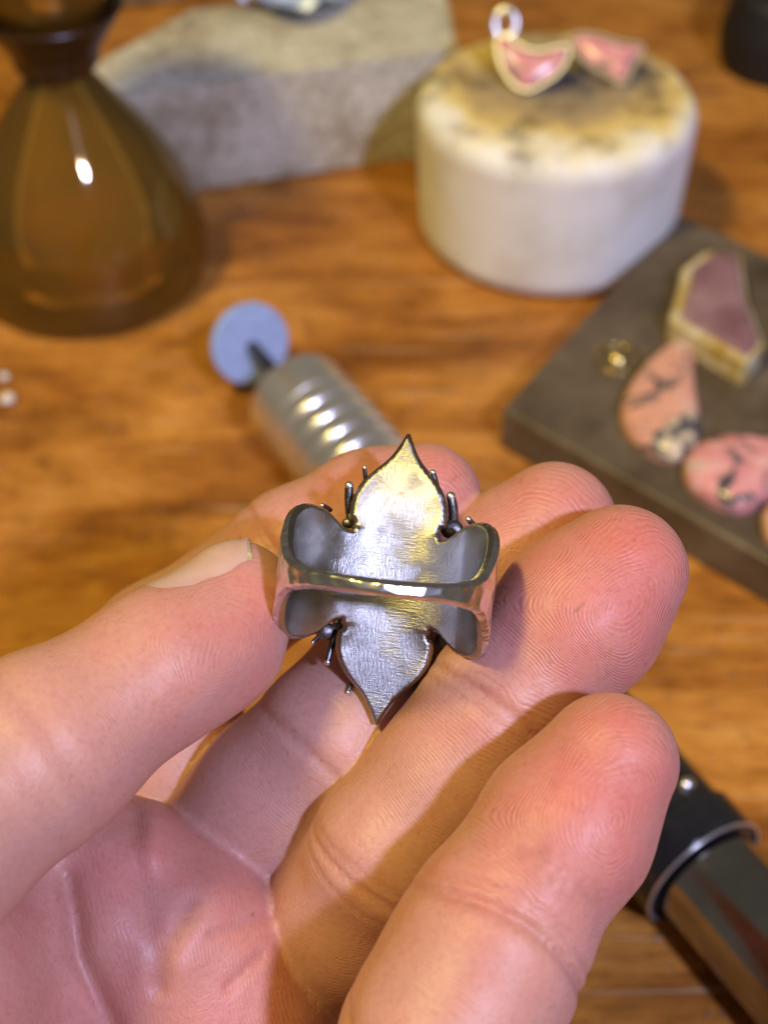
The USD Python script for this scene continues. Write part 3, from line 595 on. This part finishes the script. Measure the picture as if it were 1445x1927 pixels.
fprof = rounded(out_, .006, 6) + rounded([(out_[-1][0] - .0011, out_[-1][1] + .001)] + inn[::-1] + [(0, .006)], .005, 5)
fl = thing('glass_flask', 'amber glass conical flask with dark collar at its narrow neck', 'flask', fc)
part(fl, 'body', lathe(fprof, 128), amber, 60)
cp = [(rn + .0006, Hn + .001), (Rf * .23 + .0006, Hn + .006), (Rf * .45 + .0006, Hc), (Rf * .45 + .0036, Hc), (Rf * .23 + .0036, Hn + .006), (rn + .0036, Hn + .001), (rn + .0006, Hn + .001)]
part(fl, 'collar', lathe(rounded(cp, .0012, 4), 96), collar_m, 50)
liq = mottled('amber_liquid', [(.3, (.14, .035, .008)), (.7, (.24, .07, .015))], 40, .12)
part(fl, 'liquid', lathe(rounded([(0, .0125), (Rf * .925, .0125), (Rf * .905, .0200), (0, .0200)], .001, 3), 96), liq, 40)

# grey firebrick with a stained top
brick_m = mat('grey_firebrick', {
    'tc': ('texture_coordinate', {}), 'n': ('noise_texture', {'scale': 26.0, 'detail': 6.0, 'roughness': .65}), 'n2': ('noise_texture', {'scale': 420.0, 'detail': 3.0, 'roughness': .7}),
    'r': ('rgb_ramp', {'ramp': [(.30, (.22, .185, .125)), (.42, (.43, .37, .25)), (.52, (.59, .56, .42)), (.68, (.71, .69, .55))]}), 'sp': ('separate_xyz', {}),
    'r2': ('rgb_ramp', {'ramp': [(.3, (.55, .53, .50)), (.6, (1, 1, 1))]}), 'x': ('mix_color', {'blend_type': 'multiply', 'fac': .8}), 'b': ('bump', {'distance': .0012}), 'p': ('principled_bsdf', {'roughness': .95})},
    [('tc.object', 'n.vector'), ('tc.object', 'n2.vector'), ('n.fac', 'r.fac'), ('n2.fac', 'r2.fac'), ('r.color', 'x.a'), ('r2.color', 'x.b'), ('x.result', 'p.base_color'), ('n2.fac', 'b.height'), ('b.normal', 'p.normal')])
b0, b1 = T(330, 357, 0), T(862, 298, 0); bd = (b1 - b0)[:2]; bl = np.linalg.norm(bd); bx = np.array([*bd / bl, 0]); by = np.array([-bx[1], bx[0], 0])
bl += .045; b0 = b0 - bx * .045; Hb = height_at(b1, 100); bw = .115
fb_c = b0 + bx * bl / 2 + by * bw / 2
fb = thing('firebrick', 'rough grey firebrick with soot-stained top behind the flask', 'brick', b0 + bx * bl / 2 + by * bw / 2, np.stack([bx, by, [0, 0, 1]]))
bm = trimesh.creation.box([bl, bw, Hb]); bm = bm.subdivide_to_size(.004); bv = np.array(bm.vertices)
ed = np.stack([np.abs(np.abs(bv[:, k]) - s / 2) < 1e-6 for k, s in enumerate((bl, bw, Hb))], 1)
nrm = bv / (np.array([bl, bw, Hb]) / 2); nrm = np.where(ed, np.sign(nrm), 0)
bv = bv - nrm * (.0012 * meshkit.fbm(bv / .012, 4, 2)[:, None] + .0012 * (ed.sum(1) > 1)[:, None] * meshkit.fbm(bv / .02, 3, 5)[:, None] * 2); bv[:, 2] += Hb / 2
bv[:, 2] = np.maximum(bv[:, 2], 0)
# the brick is not quite square: its four top corners as they stand
fo_, bo_ = fb_c, np.stack([bx, by])
qd = [(T(x, y, Hb) - fo_)[:2] @ bo_[:, :2].T for x, y in ((20, 205), (865, 90), (838, -40), (352, 14))]
uu, vv = (bv[:, 0] / bl + .5)[:, None], (bv[:, 1] / bw + .5)[:, None]
bv[:, :2] = (1 - uu) * (1 - vv) * qd[0] + uu * (1 - vv) * qd[1] + uu * vv * qd[2] + (1 - uu) * vv * qd[3]
part(fb, 'block', trimesh.Trimesh(bv, bm.faces, process=False), brick_m, 40)
# crumpled pale blue foil on the brick
foil_m = mottled('blue_foil', [(.3, (.22, .30, .46)), (.6, (.55, .66, .85))], 120, .35, .3)
fo = smooth_poly(flat_poly([(395, -35), (430, 8), (500, 34), (540, 52), (600, 45), (655, 8), (690, -40), (600, -70), (480, -70)], Hb))
fcen = np.array(fo.centroid.coords[0]); fo = shapely.affinity.translate(fo, -fcen[0], -fcen[1])
ft = thing('crumpled_foil', 'small crumpled piece of pale blue foil on top of the firebrick', 'foil', (fcen[0], fcen[1], Hb - .0004))
p, t, d, n = fill(fo, .0016); z = .0028 + .009 * np.abs(meshkit.fbm(np.c_[p / .009, p[:, 0] * 0], 3, 8) - .5) * 2
part(ft, 'sheet', two_sided(p, t, n, np.c_[p, z], np.c_[p, np.where(np.arange(len(p)) < n, z, z - .0006)]), foil_m, 20)

# second, browner block behind the flask neck
c = T(205, 28, 0.0); 
tb = thing('tan_block', 'small brownish block behind the neck of the flask, beyond the firebrick', 'block', T(225, 8, 0) + by * .02, np.stack([bx, by, [0, 0, 1]]))
tm = rbox([.042, .045, .012], .002).translate([0, 0, .006])
part(tb, 'block', tm, mottled('tan_block', [(.3, (.14, .09, .04)), (.6, (.32, .24, .12))], 60, .9, bump=.0006), 40)

# steel bench block
hs = .0115
k0, k1, k2 = T(943, 768, hs), T(1292, 408, hs), T(1445, 1056, hs)
sx = (k2 - k0)[:2]; sx /= np.linalg.norm(sx); sy = np.array([-sx[1], sx[0]])
e1 = (k1 - k0)[:2]; sl = e1 @ sy
print('slab edge angle', math.degrees(math.atan2(e1 @ sy, e1 @ sx)), 'len', sl)
steel_m = mat('dark_steel', {'tc': ('texture_coordinate', {}), 'n': ('noise_texture', {'scale': 60.0, 'detail': 6.0, 'roughness': .65}), 'n2': ('noise_texture', {'scale': 700.0, 'detail': 3.0}),
    'r': ('rgb_ramp', {'ramp': [(.3, (.075, .052, .028)), (.5, (.135, .10, .062)), (.7, (.205, .165, .11))]}), 'rr': ('rgb_ramp', {'ramp': [(.3, (.42,) * 3), (.7, (.62,) * 3)]}),
    'b': ('bump', {'distance': .00012}), 'p': ('principled_bsdf', {'metallic': .35, 'specular_ior_level': .5})},
    [('tc.object', 'n.vector'), ('tc.object', 'n2.vector'), ('n.fac', 'r.fac'), ('r.color', 'p.base_color'), ('n.fac', 'rr.fac'), ('rr.color', 'p.roughness'), ('n2.fac', 'b.height'), ('b.normal', 'p.normal')])
SLX = .20
sc_ = np.array([*(k0[:2] + sx * SLX / 2 + sy * sl / 2), 0])
sb = thing('steel_bench_block', 'dark brown steel bench block with pink stones laid on it', 'bench block', sc_, np.stack([[*sx, 0], [*sy, 0], [0, 0, 1]]))
ex = e1 @ sx
import manifold3d as mf
sph = mf.Manifold.sphere(.0012, 24)
part(sb, 'block', mf.Manifold.batch_hull([sph.translate([x + (ex - .001 if y > 0 else .001), y * (sl / 2 - .0012), z_]) for x in (-SLX / 2, SLX / 2) for y in (-1, 1) for z_ in (.0012, hs - .0012)]), steel_m, 40)
def stone(name, label, cat, pts, hgt, edge, m, group=None, rounded_=True, lift=.0015, patch=None):
    q = flat_poly(pts, hs + lift); poly = smooth_poly(q) if rounded_ else Polygon(q).buffer(.0006).buffer(-.0003)
    cen = np.array(poly.centroid.coords[0]); poly = shapely.affinity.translate(poly, -cen[0], -cen[1])
    t = thing(name, label, cat, (cen[0], cen[1], hs), None, group)
    g_ = trimesh.creation.extrude_polygon(poly.buffer(-.0004), lift); part(t, 'girdle', g_, m, 40)
    part(t, 'face', dome(poly, hgt, edge, lift, .0007), m, True)
    if patch:
        pq_ = Polygon(flat_poly(patch, hs + lift) - cen).buffer(.001).buffer(-.001); d_ = dome(poly, hgt, edge, lift, .0007); k_ = shapely.contains(pq_, shapely.points(d_.triangles_center[:, :2])) & (d_.face_normals[:, 2] > .05)
        d_ = trimesh.Trimesh(d_.vertices + d_.vertex_normals * .00012, d_.faces[k_], process=False); d_.remove_unreferenced_vertices(); part(t, 'dark_patch', d_, dark_patch, True)
    return t, poly
dark_patch = mottled('dark_matrix', [(.36, (.03, .032, .045)), (.50, (.14, .13, .13)), (.56, (.50, .40, .26)), (.64, (.62, .52, .36))], 300, .2)
stone('teardrop_stone', 'teardrop-shaped salmon pink stone with black patches on the bench block', 'stone', [(1276, 645), (1296, 655), (1308, 700), (1315, 760), (1316, 812), (1304, 850), (1278, 867), (1228, 854), (1186, 826), (1166, 782), (1180, 732), (1216, 684), (1250, 656)], .0036, .007, rhodo2, 'pink stones on the bench block', patch=[(1222, 838), (1262, 812), (1300, 790), (1330, 800), (1320, 880), (1240, 880)])
stone('oval_stone', 'oval pink stone with pale glossy patch at the right edge of the photo', 'stone', [(1284, 885), (1300, 848), (1350, 828), (1420, 822), (1490, 850), (1480, 910), (1440, 945), (1390, 962), (1330, 940), (1295, 915)], .0040, .008, rhodo, 'pink stones on the bench block')
stone('oval_stone', 'small orange-brown stone cut off by the right edge, below the oval stone', 'stone', [(1432, 985), (1440, 955), (1480, 940), (1520, 975), (1500, 1020), (1450, 1020)], .003, .006, rhodo2, 'pink stones on the bench block')
lil = mottled('lilac_stone', [(.30, (.16, .075, .085)), (.5, (.26, .14, .15)), (.68, (.36, .23, .23))], 70, .35)
mtx = mottled('cream_matrix', [(.30, (.38, .22, .02)), (.46, (.50, .38, .13)), (.60, (.62, .54, .34)), (.72, (.80, .77, .64))], 95, .5, bump=.0004)
q = flat_poly([(1283, 505), (1330, 470), (1394, 478), (1406, 560), (1438, 648), (1404, 688), (1258, 602), (1276, 545)], hs + .006)
poly = Polygon(q).buffer(.0012).buffer(-.0026).buffer(.0016); cen = np.array(poly.centroid.coords[0]); poly = shapely.affinity.translate(poly, -cen[0], -cen[1])
ls = thing('lilac_stone', 'thick squarish lilac stone with cream and yellow rough sides', 'stone', (cen[0], cen[1], hs))
body = dome(poly, .0006, .001, .0056, .0009); g_ = trimesh.creation.extrude_polygon(poly.buffer(-.0003), .0056).subdivide_to_size(.002)
part(ls, 'rough_side', g_, mtx, 40); part(ls, 'rough_rim', body, mtx, True)
inner_p = shapely.affinity.translate(poly.buffer(-.0016), .0008, .0002); inner_p = inner_p if inner_p.geom_type == 'Polygon' else max(inner_p.geoms, key=lambda z_: z_.area)
part(ls, 'polished_face', dome(inner_p, .0012, .003, .0060, .0009, under=.0006), lil, True)
brass = plain('brass', (.62, .48, .18), .25, 1.0)
wcen = T(1161, 676, hs); rw = 46 / F * np.linalg.norm(wcen - CAM)
bt = thing('brass_washer', 'small domed brass washer lying on the bench block beside the teardrop stone', 'washer', wcen)
part(bt, 'rim', lathe(rounded([(rw * .80, 0), (rw, 0), (rw, .0008), (rw * .80, .0008), (rw * .80, 0)], .0003), 48), brass, 50)
part(bt, 'dome', lathe([(0, .0022), (rw * .25, .0020), (rw * .42, .0012), (rw * .5, .0002), (0, .0002)], 40), brass, 60)

# rotary handpiece lying across the bench, under the hand
a0, a1 = T(552, 742, .0120), T(1322, 1640, .0106)
hd = (a1 - a0); HL = np.linalg.norm(hd); hd /= HL
print('handpiece length to flange', HL)
chrome = mottled('chrome', [(.3, (.66, .65, .62)), (.7, (.84, .83, .80))], 60, .27, .85)
chrome2 = mottled('scuffed_chrome', [(.3, (.34, .33, .32)), (.7, (.50, .49, .47))], 120, .14, 1.0, bump=.00002, bscale=1500)
black_m = mottled('black_lacquer', [(.3, (.012, .012, .012)), (.7, (.026, .025, .022))], 200, .17)
rubber = mottled('blue_rubber', [(.3, (.24, .33, .56)), (.7, (.33, .43, .68))], 300, .6, bump=.0001)
dark_st = plain('dark_mandrel', (.16, .15, .14), .32, 1.0)
hpz = thing('rotary_handpiece', 'chrome and black rotary tool handpiece with blue disc lying under the hand', 'handpiece', a0, frame(hd))
Rh = .0118
gr = [(0, 0), (Rh * .55, 0), (Rh * .93, .0003), (Rh, .0018), (Rh, .0110)]
z = .0110
for k in range(5):
    for t in np.linspace(0, 1, 11): gr.append((Rh - .0008 + .0008 * math.sin(math.pi * t) ** .22, z + .0054 * t))
    z += .0054
gr += [(Rh, z + .001), (Rh, z + .018), (0, z + .018)]
part(hpz, 'grip', lathe(gr, 96), chrome, 40)
part(hpz, 'sleeve', lathe(rounded([(0, z + .0181), (.0112, z + .0181), (.0108, HL - .012), (.0108, HL - .0075), (0, HL - .0075)], .0006), 96), black_m, 40)
part(hpz, 'flange', lathe(rounded([(0, HL - .0074), (.0117, HL - .0074), (.0117, HL), (0, HL)], .0004), 96), black_m, 40)
part(hpz, 'flange_edge', lathe(rounded([(.0112, HL + .0001), (.0118, HL + .0001), (.0118, HL + .0006), (.0112, HL + .0006), (.0112, HL + .0001)], .0002), 96), chrome, 40)
part(hpz, 'barrel', lathe(rounded([(0, HL + .0009), (.0094, HL + .0009), (.0092, HL + .06), (0, HL + .06)], .0006), 96), chrome2, 40)
part(hpz, 'mandrel', lathe(rounded([(0, -.0205), (.0016, -.0205), (.0016, -.008), (.0044, -.005), (.0042, -.0001), (0, -.0001)], .0003), 40), dark_st, 40)
Rd = .0098
dtilt = trimesh.transformations.rotation_matrix(math.radians(22), [0, 1, 0], [0, 0, -.0215])
dm = lathe(rounded([(0, -.0228), (Rd, -.0228), (Rd, -.0204), (0, -.0204)], .0008), 72); dm.apply_transform(dtilt); part(hpz, 'polishing_disc', dm, rubber, 40)
dm = lathe(rounded([(0, -.0240), (.0026, -.0240), (.0026, -.0229), (0, -.0229)], .0003), 32); dm.apply_transform(dtilt); part(hpz, 'disc_screw', dm, dark_st, 40)
ss = trimesh.creation.icosphere(3, .0016); ss.apply_scale([1, 1, .8])
Fh = frame(hd)
def seen_at(p): q = np.asarray(p) - CAM; return np.array([CX + q @ RIGHT / (q @ FWD) * F, CY - q @ UP / (q @ FWD) * F])
_, ang, s_loc = min((np.linalg.norm(seen_at(a0 + np.array([.0109 * math.cos(a), .0109 * math.sin(a), z_]) @ Fh) - (1305, 1512)), a, z_) for a in np.linspace(-1.5, 1.5, 61) for z_ in np.linspace(HL - .04, HL - .01, 61))
ss.apply_translation([.0108 * math.cos(ang), .0108 * math.sin(ang), s_loc]); part(hpz, 'set_screw', ss, bright_silver, True)

# black knob at the top right, crumbs on the bench
kb = T(1462, 120, 0)
bk = thing('black_case', 'rounded black case at the top right corner of the photo', 'case', kb)
part(bk, 'shell', lathe(rounded([(0, 0), (.0185, 0), (.0195, .012), (.016, .026), (0, .026)], .004, 6), 64), plain('black_rubber', (.008, .008, .010), .6), 40)
chip_m = plain('white_chip', (.75, .70, .60), .6)
for i, (x, y, r, lab) in enumerate(((16, 757, .0017, 'small white crumb on the bench near the left edge'), (8, 714, .0013, 'tiny pale crumb above the white crumb at the left edge'))):
    m = trimesh.creation.icosphere(2, r); m.vertices *= (1 + .5 * (meshkit.noise(m.vertices / r * 1.3 + i * 7, 3) - .5))[:, None]; m.vertices[:, 2] *= .7; m.apply_translation([0, 0, -m.bounds[0, 2]])
    c = usdkit.mesh(stage, numbered('/World', 'crumb'), m, chip_m, smooth=True); c.AddTranslateOp().Set(Gf.Vec3d(*T(x, y, 0))); keys(c.GetPrim(), lab, 'crumb', 'crumbs on the bench')
# metal filings and dust scattered over the wood
fv, ff = [], []
for k in range(420):
    c = T(rng.uniform(-60, 1500), rng.uniform(20, 1927), .0003); a = rng.uniform(0, 6.28); L, w = rng.uniform(.0004, .0014), rng.uniform(.0002, .0004)
    m = trimesh.creation.box([L, w, .0003]); R_ = trimesh.transformations.rotation_matrix(a, [0, 0, 1]); m.apply_transform(R_); m.apply_translation(c)
    ff.append(np.array(m.faces) + 8 * k); fv.append(np.array(m.vertices))
struct('filings', (np.vstack(fv), np.vstack(ff)), bright_silver, 'stuff')
keys(stage.GetPrimAtPath('/World/filings'), 'fine metal filings and dust scattered over the wooden bench', 'filings')
